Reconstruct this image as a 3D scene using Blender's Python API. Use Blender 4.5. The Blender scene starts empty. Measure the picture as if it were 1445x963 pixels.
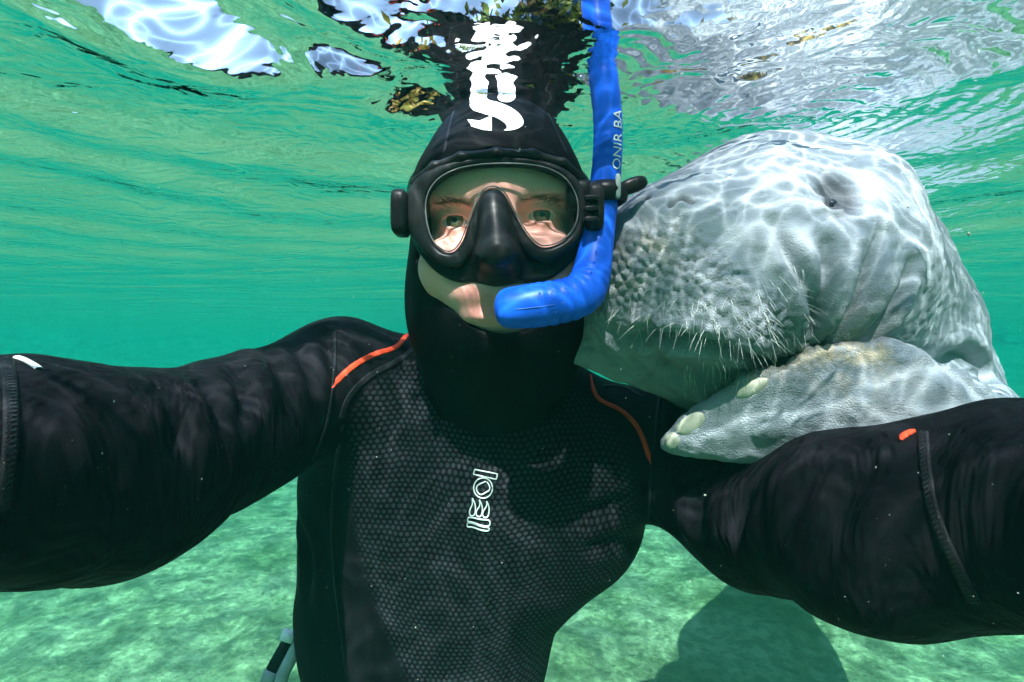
import bpy, bmesh, math, random
import numpy as np
from mathutils import Vector, Matrix
from mathutils.bvhtree import BVHTree

random.seed(7); rng = np.random.default_rng(11)
SC = bpy.context.scene
COL = SC.collection

# ------------------------------------------------------------------ camera, world, sun, exposure
F = 680.0                                   # focal length in photo pixels (photo is 1445 x 963)
cam_d = bpy.data.cameras.new('camera'); cam = bpy.data.objects.new('camera', cam_d); COL.objects.link(cam)
cam.location = (0, 0, 0); cam.rotation_euler = (math.pi/2, 0, 0)
cam_d.sensor_width = 36; cam_d.lens = 36*F/1445.0
cam_d.clip_start = 0.01; cam_d.clip_end = 400
SC.camera = cam

SUN_EL, SUN_AZ = math.radians(53.5), math.radians(184)      # azimuth clockwise from +Y: behind the camera, a little to its left
world = bpy.data.worlds.new('World'); SC.world = world; world.use_nodes = True
wn = world.node_tree.nodes; wl = world.node_tree.links
bg = wn['Background']; sky = wn.new('ShaderNodeTexSky'); sky.sky_type = 'NISHITA'; sky.sun_disc = False
sky.dust_density = .4; sky.air_density = 1.2; sky.ozone_density = .8; sky.sun_elevation = SUN_EL; sky.sun_rotation = SUN_AZ
wl.new(sky.outputs[0], bg.inputs[0]); bg.inputs[1].default_value = 0.15
sd = bpy.data.lights.new('sun', 'SUN'); sd.energy = 2.3; sd.angle = math.radians(0.5); sd.color = (1, .97, .93)
sun = bpy.data.objects.new('sun', sd); COL.objects.link(sun)
sdir = Vector((math.sin(SUN_AZ)*math.cos(SUN_EL), math.cos(SUN_AZ)*math.cos(SUN_EL), math.sin(SUN_EL)))
sun.rotation_euler = sdir.to_track_quat('Z', 'Y').to_euler(); sun.location = (-3, -6, 9)

SC.view_settings.view_transform = 'Standard'; SC.view_settings.look = 'None'
SC.view_settings.exposure = 1.12; SC.view_settings.gamma = 1.0
SC.render.engine = 'CYCLES'
cy = SC.cycles
cy.use_denoising = True; cy.max_bounces = 6; cy.diffuse_bounces = 3; cy.glossy_bounces = 4
cy.transmission_bounces = 6; cy.transparent_max_bounces = 14; cy.volume_bounces = 2; cy.use_adaptive_sampling = True; cy.adaptive_threshold = .03; cy.adaptive_min_samples = 16
cy.sample_clamp_indirect = 6.0; cy.use_light_tree = False

# ------------------------------------------------------------------ helpers
WATER = 0.228                               # mean height of the water surface above the lens

def P(px, py, d):
    return np.array([(px-722.5)/F*d, d, (481.5-py)/F*d])
def V(a): return Vector((float(a[0]), float(a[1]), float(a[2])))
def unit(a):
    a = np.asarray(a, float); return a/np.linalg.norm(a)

def tag(o, label=None, cat=None, group=None, kind=None):
    if label: o['label'] = label
    if cat: o['category'] = cat
    if group: o['group'] = group
    if kind: o['kind'] = kind
    return o
def empty(name, loc):
    o = bpy.data.objects.new(name, None); o.location = V(loc); o.empty_display_size = .05; COL.objects.link(o); return o
def link(name, me, mat=None, parent=None, smooth=True):
    o = bpy.data.objects.new(name, me); COL.objects.link(o)
    if mat: me.materials.append(mat)
    if smooth: me.polygons.foreach_set('use_smooth', np.ones(len(me.polygons), bool))
    if parent is not None:
        o.parent = parent
        if parent.parent is None: o.matrix_parent_inverse = Matrix.Translation(parent.location).inverted()
    return o
def mesh_np(name, v, quads=None, tris=None):
    me = bpy.data.meshes.new(name); v = np.ascontiguousarray(v, np.float32)
    me.vertices.add(len(v)); me.vertices.foreach_set('co', v.ravel())
    nq = 0 if quads is None else len(quads); nt = 0 if tris is None else len(tris)
    parts, starts = [], []
    if nq: parts.append(np.asarray(quads, np.int32).ravel()); starts.append(np.arange(nq)*4)
    if nt: parts.append(np.asarray(tris, np.int32).ravel()); starts.append(nq*4+np.arange(nt)*3)
    idx = np.concatenate(parts); st = np.concatenate(starts).astype(np.int32)
    me.loops.add(len(idx)); me.loops.foreach_set('vertex_index', idx)
    me.polygons.add(nq+nt); me.polygons.foreach_set('loop_start', st)
    me.update(calc_edges=True); me.validate()
    return me
def attr(me, name, vals):
    a = me.attributes.new(name, 'FLOAT', 'POINT'); a.data.foreach_set('value', np.ascontiguousarray(vals, np.float32))
def verts_of(me):
    a = np.empty(len(me.vertices)*3, np.float32); me.vertices.foreach_get('co', a); return a.reshape(-1, 3).astype(float)
def normals_of(me):
    a = np.empty(len(me.vertices)*3, np.float32); me.vertices.foreach_get('normal', a); return a.reshape(-1, 3).astype(float)
def set_verts(me, v):
    me.vertices.foreach_set('co', np.ascontiguousarray(v, np.float32).ravel()); me.update()

# ---- signed distance shapes
def smin(a, b, k):
    h = np.clip(k-np.abs(a-b), 0, None)/k
    return np.minimum(a, b)-h*h*k*.25
def smax(a, b, k): return -smin(-a, -b, k)
def ell(p, c, r, R=None):
    q = [p[i]-c[i] for i in range(3)]
    if R is not None:
        q = [R[i][0]*q[0]+R[i][1]*q[1]+R[i][2]*q[2] for i in range(3)]
    k0 = np.sqrt((q[0]/r[0])**2+(q[1]/r[1])**2+(q[2]/r[2])**2)+1e-6
    k1 = np.sqrt((q[0]/r[0]**2)**2+(q[1]/r[1]**2)**2+(q[2]/r[2]**2)**2)+1e-6
    return k0*(k0-1)/k1
def cone(p, a, b, ra, rb):
    ab = np.asarray(b)-np.asarray(a); L2 = float(ab@ab)
    q = [p[i]-a[i] for i in range(3)]
    t = np.clip((q[0]*ab[0]+q[1]*ab[1]+q[2]*ab[2])/L2, 0, 1)
    return np.sqrt((q[0]-t*ab[0])**2+(q[1]-t*ab[1])**2+(q[2]-t*ab[2])**2)-(ra+(rb-ra)*t)
def sph(p, c, r): return np.sqrt((p[0]-c[0])**2+(p[1]-c[1])**2+(p[2]-c[2])**2)-r
def poly2(x, y, pts):
    pts = np.asarray(pts, float); n = len(pts)
    d = np.full(np.broadcast(x, y).shape, 1e9); s = np.zeros(d.shape, bool)
    for i in range(n):
        a, b = pts[i], pts[i-1]
        e = b-a; wx = x-a[0]; wy = y-a[1]
        t = np.clip((wx*e[0]+wy*e[1])/(e@e+1e-12), 0, 1)
        d = np.minimum(d, (wx-e[0]*t)**2+(wy-e[1]*t)**2)
        c1 = (y >= a[1]) != (y >= b[1])
        ey = e[1] if abs(e[1]) > 1e-9 else 1e-9
        s ^= c1 & (x < a[0]+(y-a[1])*e[0]/ey)
    d = np.sqrt(d)
    return np.where(s, -d, d)
def smooth_poly(pts, n=3, closed=True):
    p = np.asarray(pts, float)
    for _ in range(n):
        if closed:
            q = np.roll(p, -1, 0); p = np.stack([p*.75+q*.25, p*.25+q*.75], 1).reshape(-1, p.shape[1])
        else:
            a, b = p[:-1], p[1:]; m = np.stack([a*.75+b*.25, a*.25+b*.75], 1).reshape(-1, p.shape[1])
            p = np.concatenate([p[:1], m[1:-1], p[-1:]])
    return p
def axis_grid(*segs):
    out = [segs[0][0]]
    for a, b, h in segs:
        n = max(1, int(round((b-a)/h))); out += list(a+(b-a)*(np.arange(n)+1)/n)
    return np.array(out)
def nets(fn, xs, ys, zs, newton=2):
    nx, ny, nz = len(xs), len(ys), len(zs)
    f = np.empty((nx, ny, nz), np.float32)
    step = max(1, int(1.5e6/(ny*nz)))
    for i in range(0, nx, step):
        X = xs[i:i+step].astype(np.float32)[:, None, None]; Y = ys.astype(np.float32)[None, :, None]; Z = zs.astype(np.float32)[None, None, :]
        f[i:i+step] = fn((X, Y, Z))
    ins = f < 0
    c = [ins[a:nx-1+a, b:ny-1+b, d:nz-1+d] for a in (0, 1) for b in (0, 1) for d in (0, 1)]
    al = c[0].copy(); an = c[0].copy()
    for k in c[1:]: al &= k; an |= k
    act = an & ~al
    I, J, K = np.nonzero(act); ids = np.full(act.shape, -1, np.int32); ids[I, J, K] = np.arange(len(I))
    acc = np.zeros((len(I), 3)); cnt = np.zeros(len(I))
    for ax in range(3):
        o1, o2 = [a for a in range(3) if a != ax]
        for u in (0, 1):
            for w in (0, 1):
                o = [0, 0, 0]; o[o1] = u; o[o2] = w; e = list(o); e[ax] = 1
                i0, j0, k0 = I+o[0], J+o[1], K+o[2]; i1, j1, k1 = I+e[0], J+e[1], K+e[2]
                fa = f[i0, j0, k0].astype(float); fb = f[i1, j1, k1].astype(float); m = (fa < 0) != (fb < 0)
                t = np.where(m, fa/np.where(m, fa-fb, 1), 0)
                pa = np.stack([xs[i0], ys[j0], zs[k0]], 1); pb = np.stack([xs[i1], ys[j1], zs[k1]], 1)
                acc += np.where(m[:, None], pa+(pb-pa)*t[:, None], 0); cnt += m
    v = acc/cnt[:, None]
    quads = []
    for ax in range(3):
        o1, o2 = [(1, 2), (2, 0), (0, 1)][ax]
        sl0 = [slice(None)]*3; sl1 = [slice(None)]*3; sl0[ax] = slice(0, -1); sl1[ax] = slice(1, None)
        A = ins[tuple(sl0)]; B = ins[tuple(sl1)]; ch = A != B
        q = np.array(np.nonzero(ch)); g = A[tuple(q)]
        lim = [nx-1, ny-1, nz-1]
        ok = (q[o1] > 0) & (q[o2] > 0) & (q[o1] < lim[o1]) & (q[o2] < lim[o2]); q = q[:, ok]; g = g[ok]
        def cell(d1, d2):
            r = q.copy(); r[o1] += d1; r[o2] += d2; return ids[r[0], r[1], r[2]]
        Q = np.stack([cell(-1, -1), cell(0, -1), cell(0, 0), cell(-1, 0)], 1)
        Q[~g] = Q[~g][:, ::-1]; quads.append(Q)
    quads = np.concatenate(quads)
    for _ in range(newton):
        f0 = fn((v[:, 0], v[:, 1], v[:, 2])); e = 1e-3; g = np.empty_like(v)
        for a in range(3):
            w = v.copy(); w[:, a] += e; w2 = v.copy(); w2[:, a] -= e
            g[:, a] = (fn((w[:, 0], w[:, 1], w[:, 2]))-fn((w2[:, 0], w2[:, 1], w2[:, 2])))/(2*e)
        gg = (g*g).sum(1)+.05
        v = v-np.clip(f0/gg, -.004, .004)[:, None]*g
    return v, quads
def smooth_verts(v, quads, it=1, lam=.5, w=None):
    e = np.concatenate([quads[:, [0, 1]], quads[:, [1, 2]], quads[:, [2, 3]], quads[:, [3, 0]]])
    n = len(v); cnt = np.bincount(e[:, 0], minlength=n)+np.bincount(e[:, 1], minlength=n)
    for _ in range(it):
        s = np.zeros_like(v)
        for a in range(3):
            s[:, a] = np.bincount(e[:, 0], v[e[:, 1], a], n)+np.bincount(e[:, 1], v[e[:, 0], a], n)
        m = s/np.maximum(cnt, 1)[:, None]
        k = lam if w is None else (lam*w)[:, None]
        v = v+(m-v)*k
    return v
def dist_line(v, pts):
    """distance of each vertex to a 3-D polyline, with the fraction along it"""
    best = np.full(len(v), 1e9); bt = np.zeros(len(v)); pts = np.asarray(pts); n = len(pts)-1
    for i in range(n):
        a, b = pts[i], pts[i+1]; e = b-a; w = v-a
        t = np.clip((w@e)/(e@e+1e-12), 0, 1); d = np.linalg.norm(w-t[:, None]*e, axis=1)
        m = d < best; best[m] = d[m]; bt[m] = (i+t[m])/n
    return best, bt
def vnoise(p, seed=0):
    """cheap smooth value noise on points (n,3)"""
    i = np.floor(p).astype(np.int64); f = p-i; f = f*f*(3-2*f)
    def h(a, b, c):
        k = (a*73856093) ^ (b*19349663) ^ (c*83492791) ^ (seed*2654435761)
        k = (k ^ (k >> 13))*1274126177; k = k & 0xffffff
        return k/float(0xffffff)*2-1
    r = 0
    for a in (0, 1):
        for b in (0, 1):
            for c in (0, 1):
                w = (f[:, 0] if a else 1-f[:, 0])*(f[:, 1] if b else 1-f[:, 1])*(f[:, 2] if c else 1-f[:, 2])
                r = r+w*h(i[:, 0]+a, i[:, 1]+b, i[:, 2]+c)
    return r
def bvh_of(me):
    bm = bmesh.new(); bm.from_mesh(me); t = BVHTree.FromBMesh(bm); bm.free(); return t
def cast(bvh, px, py):
    """point and normal where the line of sight through a photo pixel meets a surface"""
    d = V(P(px, py, 1)).normalized(); h = bvh.ray_cast(Vector((0, 0, 0)), d)
    if h[0] is None:
        n = bvh.find_nearest(V(P(px, py, .5))); return np.array(n[0]), np.array(n[1])
    return np.array(h[0]), np.array(h[1])
def cast_line(bvh, pts, n=3):
    s = smooth_poly(pts, n, closed=False); r = [cast(bvh, *q) for q in s]
    return np.array([a for a, b in r]), np.array([b for a, b in r])

# ---- swept shapes
def frames(pts):
    pts = np.asarray(pts, float); n = len(pts); T = np.gradient(pts, axis=0); T /= np.linalg.norm(T, axis=1)[:, None]
    a = np.array([0, 0, 1.]) if abs(T[0][2]) < .9 else np.array([0, 1., 0])
    N = [unit(np.cross(T[0], a))]
    for i in range(1, n):
        q = N[-1]-T[i]*(N[-1]@T[i]); N.append(unit(q))
    N = np.array(N); return T, N, np.cross(T, N)
def tube(name, pts, rad, seg=16, mat=None, parent=None, cap=True, flat=None):
    pts = np.asarray(pts, float); n = len(pts); T, N, B = frames(pts); rad = np.broadcast_to(np.asarray(rad, float), (n,))
    an = np.arange(seg)/seg*2*np.pi; fl = 1 if flat is None else flat
    v = (pts[:, None]+rad[:, None, None]*(np.cos(an)[None, :, None]*N[:, None]+fl*np.sin(an)[None, :, None]*B[:, None])).reshape(-1, 3)
    i = np.arange(n-1)[:, None]*seg; j = np.arange(seg)[None]; k = (j+1) % seg
    q = np.stack([i+j, i+seg+j, i+seg+k, i+k], 2).reshape(-1, 4); tr = None
    if cap:
        v = np.concatenate([v, pts[:1]-T[:1]*rad[0]*.3, pts[-1:]+T[-1:]*rad[-1]*.3]); m = n*seg; jj = np.arange(seg); kk = (jj+1) % seg
        tr = np.concatenate([np.stack([jj*0+m, jj, kk], 1), np.stack([jj*0+m+1, (n-1)*seg+kk, (n-1)*seg+jj], 1)])
    me = mesh_np(name, v, q, tr); return link(name, me, mat, parent)
def strip(name, pts, nrm, width, h, mat, parent):
    """a raised flat ribbon lying on a surface"""
    pts = np.asarray(pts); n = len(pts); T = np.gradient(pts, axis=0); T /= np.linalg.norm(T, axis=1)[:, None]+1e-9
    S = np.cross(T, nrm); S /= np.linalg.norm(S, axis=1)[:, None]+1e-9
    width = np.broadcast_to(np.asarray(width, float), (n,))[:, None]
    prof = [(-1, -.3), (-1, .6), (-.6, 1), (.6, 1), (1, .6), (1, -.3)]
    v = np.stack([pts+S*width*.5*a+nrm*h*b for a, b in prof], 1).reshape(-1, 3); m = len(prof)
    i = np.arange(n-1)[:, None]*m; j = np.arange(m)[None]; k = (j+1) % m
    q = np.stack([i+j, i+k, i+m+k, i+m+j], 2).reshape(-1, 4)
    return link(name, mesh_np(name, v, q), mat, parent)

# ------------------------------------------------------------------ materials
class NT:
    def __init__(s, name):
        s.m = bpy.data.materials.new(name); s.m.use_nodes = True; s.t = s.m.node_tree; s.n = s.t.nodes; s.l = s.t.links
        s.b = s.n.get('Principled BSDF'); s.out = s.n.get('Material Output')
    def new(s, t, **kw):
        n = s.n.new(t)
        for k, v in kw.items(): setattr(n, k, v)
        return n
    def set(s, sock, v):
        if hasattr(v, 'default_value') or isinstance(v, bpy.types.NodeSocket): s.l.new(v, sock)
        else: sock.default_value = v
    def math(s, op, a, b=None, c=None, clamp=False):
        n = s.new('ShaderNodeMath', operation=op); n.use_clamp = clamp
        s.set(n.inputs[0], a)
        if b is not None: s.set(n.inputs[1], b)
        if c is not None: s.set(n.inputs[2], c)
        return n.outputs[0]
    def coord(s, scale=(1, 1, 1), rot=(0, 0, 0)):
        c = s.new('ShaderNodeTexCoord'); m = s.new('ShaderNodeMapping')
        m.inputs['Scale'].default_value = scale; m.inputs['Rotation'].default_value = rot
        s.l.new(c.outputs['Object'], m.inputs[0]); return m.outputs[0]
    def noise(s, vec, scale, detail=3, rough=.55, dist=0.):
        n = s.new('ShaderNodeTexNoise'); s.l.new(vec, n.inputs['Vector'])
        n.inputs['Scale'].default_value = scale; n.inputs['Detail'].default_value = detail
        n.inputs['Roughness'].default_value = rough; n.inputs['Distortion'].default_value = dist
        return n.outputs[0]
    def voro(s, vec, scale, feature='F1', out='Distance', rand=1.):
        n = s.new('ShaderNodeTexVoronoi', feature=feature); s.l.new(vec, n.inputs['Vector'])
        n.inputs['Scale'].default_value = scale; n.inputs['Randomness'].default_value = rand
        return n.outputs[out]
    def ramp(s, fac, stops):
        n = s.new('ShaderNodeValToRGB'); s.l.new(fac, n.inputs[0]); e = n.color_ramp.elements
        while len(e) < len(stops): e.new(.5)
        for i, (p, c) in enumerate(stops):
            e[i].position = p; e[i].color = (c, c, c, 1) if np.isscalar(c) else (*c, 1)
        return n.outputs[0]
    def mix(s, fac, a, b, mode='MIX'):
        n = s.new('ShaderNodeMix', data_type='RGBA', blend_type=mode)
        s.set(n.inputs[0], fac)
        for sk, v in ((n.inputs[6], a), (n.inputs[7], b)):
            s.set(sk, (*v, 1) if isinstance(v, tuple) and len(v) == 3 else v)
        return n.outputs[2]
    def bump(s, h, strength=.5, dist=.01, nrm=None):
        n = s.new('ShaderNodeBump'); s.l.new(h, n.inputs['Height']); n.inputs['Strength'].default_value = strength
        n.inputs['Distance'].default_value = dist
        if nrm is not None: s.l.new(nrm, n.inputs['Normal'])
        return n.outputs[0]
    def attr(s, name):
        n = s.new('ShaderNodeAttribute', attribute_name=name); return n.outputs['Fac']
    def base(s, col, rough=.5, spec=.5, nrm=None, **kw):
        s.set(s.b.inputs['Base Color'], (*col, 1) if isinstance(col, tuple) else col); s.set(s.b.inputs['Roughness'], rough)
        s.set(s.b.inputs['Specular IOR Level'], spec*.3)      # wet side: index close to that of water
        if nrm is not None: s.l.new(nrm, s.b.inputs['Normal'])
        for k, v in kw.items(): s.set(s.b.inputs[k.replace('_', ' ')], v)
        return s.m

def simple(name, col, rough=.5, spec=.3, nscale=60, namp=.25, bscale=200, bstr=.15, bdist=.001):
    t = NT(name); c = t.coord()
    n = t.noise(c, nscale, 4); k = t.ramp(n, [(.25, 1-namp), (.75, 1+namp)])
    col2 = t.mix(1.0, tuple(col), k, 'MULTIPLY')
    return t.base(col2, rough, spec, t.bump(t.noise(c, bscale, 3), bstr, bdist))

def mat_wetsuit():
    t = NT('wetsuit_neoprene'); c = t.coord()
    geo = t.new('ShaderNodeNewGeometry')
    # hexagonal dot emboss on the chest panel, laid on the x/z plane of the panel
    sx = t.new('ShaderNodeSeparateXYZ'); t.l.new(c, sx.inputs[0])
    pitch = .0066
    warp = t.noise(c, 9, 2)
    u = t.math('DIVIDE', t.math('ADD', sx.outputs[0], t.math('MULTIPLY', warp, .02)), pitch)
    v = t.math('DIVIDE', t.math('ADD', sx.outputs[2], t.math('MULTIPLY', warp, .03)), pitch*.866)
    row = t.math('FLOOR', v); odd = t.math('MULTIPLY', t.math('MODULO', t.math('ABSOLUTE', row), 2.), .5)
    fu = t.math('SUBTRACT', t.math('FRACT', t.math('ADD', u, odd)), .5); fv = t.math('SUBTRACT', t.math('FRACT', v), .5)
    d = t.math('SQRT', t.math('ADD', t.math('MULTIPLY', fu, fu), t.math('MULTIPLY', t.math('MULTIPLY', fv, fv), .75)))
    dot = t.math('MULTIPLY', t.math('SMOOTHSTEP' if False else 'LESS_THAN', d, .33), 1.0)
    mr = t.new('ShaderNodeMapRange'); mr.interpolation_type = 'SMOOTHSTEP'
    t.l.new(d, mr.inputs[0]); mr.inputs[1].default_value = .40; mr.inputs[2].default_value = .24
    mr.inputs[3].default_value = 0; mr.inputs[4].default_value = 1
    panel = t.attr('panel'); dots = t.math('MULTIPLY', mr.outputs[0], panel)
    fab = t.noise(c, 900, 2); big = t.noise(c, 14, 3)
    basec = t.mix(big, (.0045, .0043, .006), (.009, .0085, .011))
    col = t.mix(t.math('MULTIPLY', dots, .85), basec, (.030, .034, .040))
    h = t.math('ADD', t.math('MULTIPLY', dots, .8), t.math('MULTIPLY', fab, .35))
    fold = t.attr('fold')
    wv = t.noise(t.coord((26, 26, 6)), 1.0, 3, .6, .6)
    n1 = t.bump(t.math('MULTIPLY', wv, fold), .8, .016)
    n2 = t.bump(h, .5, .0009, n1)
    return t.base(col, .6, .10, n2)

def mat_manatee():
    t = NT('manatee_skin'); c = t.coord()
    peb = t.attr('pebble'); dk = t.attr('dark'); wr = t.attr('wrinkle'); alg = t.attr('warm')
    big = t.noise(c, 9, 5, .6); mid = t.noise(c, 45, 5, .65)
    col = t.mix(big, (.195, .222, .25), (.325, .36, .395))
    col = t.mix(t.math('MULTIPLY', t.ramp(mid, [(.45, 0.), (.7, 1.)]), .45), col, (.155, .18, .21))
    spots = t.voro(c, 62, 'F1'); sp = t.ramp(spots, [(.06, 1.), (.16, 0.)])
    col = t.mix(t.math('MULTIPLY', sp, .35), col, (.10, .105, .12))
    col = t.mix(t.math('MULTIPLY', alg, t.ramp(t.noise(c, 55, 4, .7), [(.42, 0.), (.62, .9)])), col, (.50, .41, .29))
    col = t.mix(dk, col, (.055, .058, .066))
    # crackled fine skin
    w = t.new('ShaderNodeVectorMath', operation='ADD'); t.l.new(c, w.inputs[0])
    nz = t.new('ShaderNodeTexNoise'); nz.inputs['Scale'].default_value = 40; t.l.new(c, nz.inputs['Vector'])
    ms = t.new('ShaderNodeVectorMath', operation='SCALE'); t.l.new(nz.outputs['Color'], ms.inputs[0]); ms.inputs['Scale'].default_value = .012
    t.l.new(ms.outputs[0], w.inputs[1]); cw = w.outputs[0]
    crack = t.ramp(t.voro(cw, 150, 'DISTANCE_TO_EDGE'), [(.0, 0.), (.13, 1.)])
    crack2 = t.ramp(t.voro(cw, 480, 'DISTANCE_TO_EDGE'), [(.0, 0.), (.2, 1.)])
    n1 = t.bump(t.math('MULTIPLY', crack, t.math('ADD', t.math('MULTIPLY', peb, .05), .07)), .6, .0016)
    n2 = t.bump(t.math('MULTIPLY', crack2, t.math('ADD', t.math('MULTIPLY', wr, .75), .18)), .6, .0009, n1)
    st = t.noise(t.coord((60, 60, 340), (.3, .5, .2)), 1.0, 4, .6, .4)
    n3 = t.bump(st, .35, .0011, n2)
    n4 = t.bump(t.noise(c, 700, 3), .35, .0006, n3)
    col = t.mix(t.math('MULTIPLY', t.math('SUBTRACT', 1., crack), t.math('MULTIPLY', peb, .16)), col, (.2, .2, .18))
    return t.base(col, .6, .22, n4, Subsurface_Weight=0.0)

def mat_water():
    t = NT('water_surface_material'); t.n.remove(t.b)
    c = t.coord()
    def noise2(vec, scale, detail, dist=0.):
        n = t.new('ShaderNodeTexNoise', noise_dimensions='2D'); t.l.new(vec, n.inputs['Vector']); n.inputs['Scale'].default_value = scale
        n.inputs['Detail'].default_value = detail; n.inputs['Distortion'].default_value = dist; return n
    def voro2(vec, scale):
        n = t.new('ShaderNodeTexVoronoi', feature='DISTANCE_TO_EDGE', voronoi_dimensions='2D'); t.l.new(vec, n.inputs['Vector']); n.inputs['Scale'].default_value = scale; return n.outputs['Distance']
    # ripples
    h1 = noise2(t.coord((1, 1.5, 1), (0, 0, .5)), 16, 2, .8).outputs[0]
    h2 = noise2(c, 80, 1).outputs[0]
    h3 = noise2(t.coord((.45, 1.3, 1), (0, 0, -.25)), 2.4, 1, .6).outputs[0]
    h = t.math('ADD', t.math('MULTIPLY', h1, .0040), t.math('ADD', t.math('MULTIPLY', h2, .0007), t.math('MULTIPLY', h3, .022)))
    b3 = t.bump(h, 1.0, 1.0)
    fr = t.new('ShaderNodeFresnel'); fr.inputs['IOR'].default_value = 1.333; t.l.new(b3, fr.inputs['Normal'])
    # caustic net of light painted into the transparent colour, not focused by the ripples
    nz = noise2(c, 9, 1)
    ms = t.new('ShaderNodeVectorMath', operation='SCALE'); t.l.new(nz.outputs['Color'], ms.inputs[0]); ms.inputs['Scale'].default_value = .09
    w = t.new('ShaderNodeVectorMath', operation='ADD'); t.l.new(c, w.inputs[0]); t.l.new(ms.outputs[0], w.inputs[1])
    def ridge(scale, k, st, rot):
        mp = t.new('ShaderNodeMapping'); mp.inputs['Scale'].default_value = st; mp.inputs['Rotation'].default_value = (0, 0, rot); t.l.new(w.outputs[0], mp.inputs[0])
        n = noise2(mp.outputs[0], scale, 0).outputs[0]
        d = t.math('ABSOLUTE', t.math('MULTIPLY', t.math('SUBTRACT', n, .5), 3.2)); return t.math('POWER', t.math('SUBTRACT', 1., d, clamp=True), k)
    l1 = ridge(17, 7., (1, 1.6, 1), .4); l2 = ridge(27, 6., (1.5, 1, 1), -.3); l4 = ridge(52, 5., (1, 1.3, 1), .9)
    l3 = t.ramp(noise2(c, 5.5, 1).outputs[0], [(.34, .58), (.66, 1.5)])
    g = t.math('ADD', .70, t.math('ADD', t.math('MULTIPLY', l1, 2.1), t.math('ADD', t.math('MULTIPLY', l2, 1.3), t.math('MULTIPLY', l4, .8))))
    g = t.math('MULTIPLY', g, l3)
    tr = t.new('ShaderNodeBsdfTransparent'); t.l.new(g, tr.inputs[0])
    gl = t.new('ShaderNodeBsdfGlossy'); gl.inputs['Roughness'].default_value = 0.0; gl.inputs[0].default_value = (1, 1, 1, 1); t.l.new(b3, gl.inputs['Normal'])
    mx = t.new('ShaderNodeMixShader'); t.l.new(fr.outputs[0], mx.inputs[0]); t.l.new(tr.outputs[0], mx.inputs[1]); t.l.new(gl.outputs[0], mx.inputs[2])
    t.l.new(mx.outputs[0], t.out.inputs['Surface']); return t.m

def mat_haze():
    t = NT('clear_green_water'); t.n.remove(t.b)
    p = t.new('ShaderNodeVolumePrincipled'); p.inputs['Color'].default_value = (.003, .040, .034, 1)
    p.inputs['Density'].default_value = .45; p.inputs['Absorption Color'].default_value = (.32, .835, .82, 1)
    p.inputs['Anisotropy'].default_value = .0
    t.l.new(p.outputs[0], t.out.inputs['Volume']); return t.m

def mat_seabed():
    t = NT('pale_sand'); c = t.coord()
    a = t.noise(c, 2.2, 6, .6, .6); b = t.noise(c, 14, 5, .6); f = t.noise(c, 160, 3)
    col = t.mix(t.ramp(a, [(.35, 0.), (.62, 1.)]), (.12, .18, .075), (.27, .33, .175))
    col = t.mix(t.math('MULTIPLY', t.ramp(b, [(.42, 1.), (.58, 0.)]), .5), col, (.07, .12, .05))
    col = t.mix(.25, col, f, 'OVERLAY')
    n1 = t.bump(b, .7, .05); n2 = t.bump(f, .4, .004, n1)
    return t.base(col, .9, .1, n2)

def mat_glass():
    t = NT('mask_glass'); t.n.remove(t.b)
    lw = t.new('ShaderNodeLayerWeight'); lw.inputs[0].default_value = .5
    fac = t.math('ADD', .012, t.math('MULTIPLY', t.math('POWER', lw.outputs['Facing'], 5.), .35))
    tr = t.new('ShaderNodeBsdfTransparent'); tr.inputs[0].default_value = (.98, .99, .985, 1)
    gl = t.new('ShaderNodeBsdfGlossy'); gl.inputs['Roughness'].default_value = .02
    mx = t.new('ShaderNodeMixShader'); t.l.new(fac, mx.inputs[0]); t.l.new(tr.outputs[0], mx.inputs[1]); t.l.new(gl.outputs[0], mx.inputs[2])
    t.l.new(mx.outputs[0], t.out.inputs['Surface']); return t.m

def mat_skin():
    t = NT('human_skin'); c = t.coord()
    n = t.noise(c, 45, 5, .6); m = t.noise(c, 400, 3)
    col = t.mix(n, (.88, .37, .31), (.94, .49, .42))
    lip = t.attr('lip'); col = t.mix(t.math('MULTIPLY', lip, .75), col, (.62, .17, .16))
    stub = t.attr('stubble'); col = t.mix(t.math('MULTIPLY', stub, .35), col, (.42, .27, .22))
    b = t.bump(m, .3, .0006)
    return t.base(col, .45, .4, b, Subsurface_Weight=.18, Subsurface_Scale=.004)

def mat_eye():
    t = NT('eyeball'); c = t.new('ShaderNodeTexCoord'); s = t.new('ShaderNodeSeparateXYZ'); t.l.new(c.outputs['Object'], s.inputs[0])
    r = t.math('SQRT', t.math('ADD', t.math('MULTIPLY', s.outputs[0], s.outputs[0]), t.math('MULTIPLY', s.outputs[2], s.outputs[2])))
    n = t.noise(c.outputs['Object'], 900, 2)
    iris = t.mix(n, (.045, .055, .035), (.13, .14, .085))
    col = t.ramp(t.math('MULTIPLY', r, 100.), [(.0, (.004, .004, .004)), (.24, (.004, .004, .004)), (.28, (.5, .5, .5)), (.66, (.5, .5, .5)), (.72, (.03, .035, .025)), (.78, (.72, .68, .64))])
    isi = t.math('MULTIPLY', t.math('GREATER_THAN', r, .0026), t.math('LESS_THAN', r, .0069))
    return t.base(t.mix(isi, col, iris), .08, .5)

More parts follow.
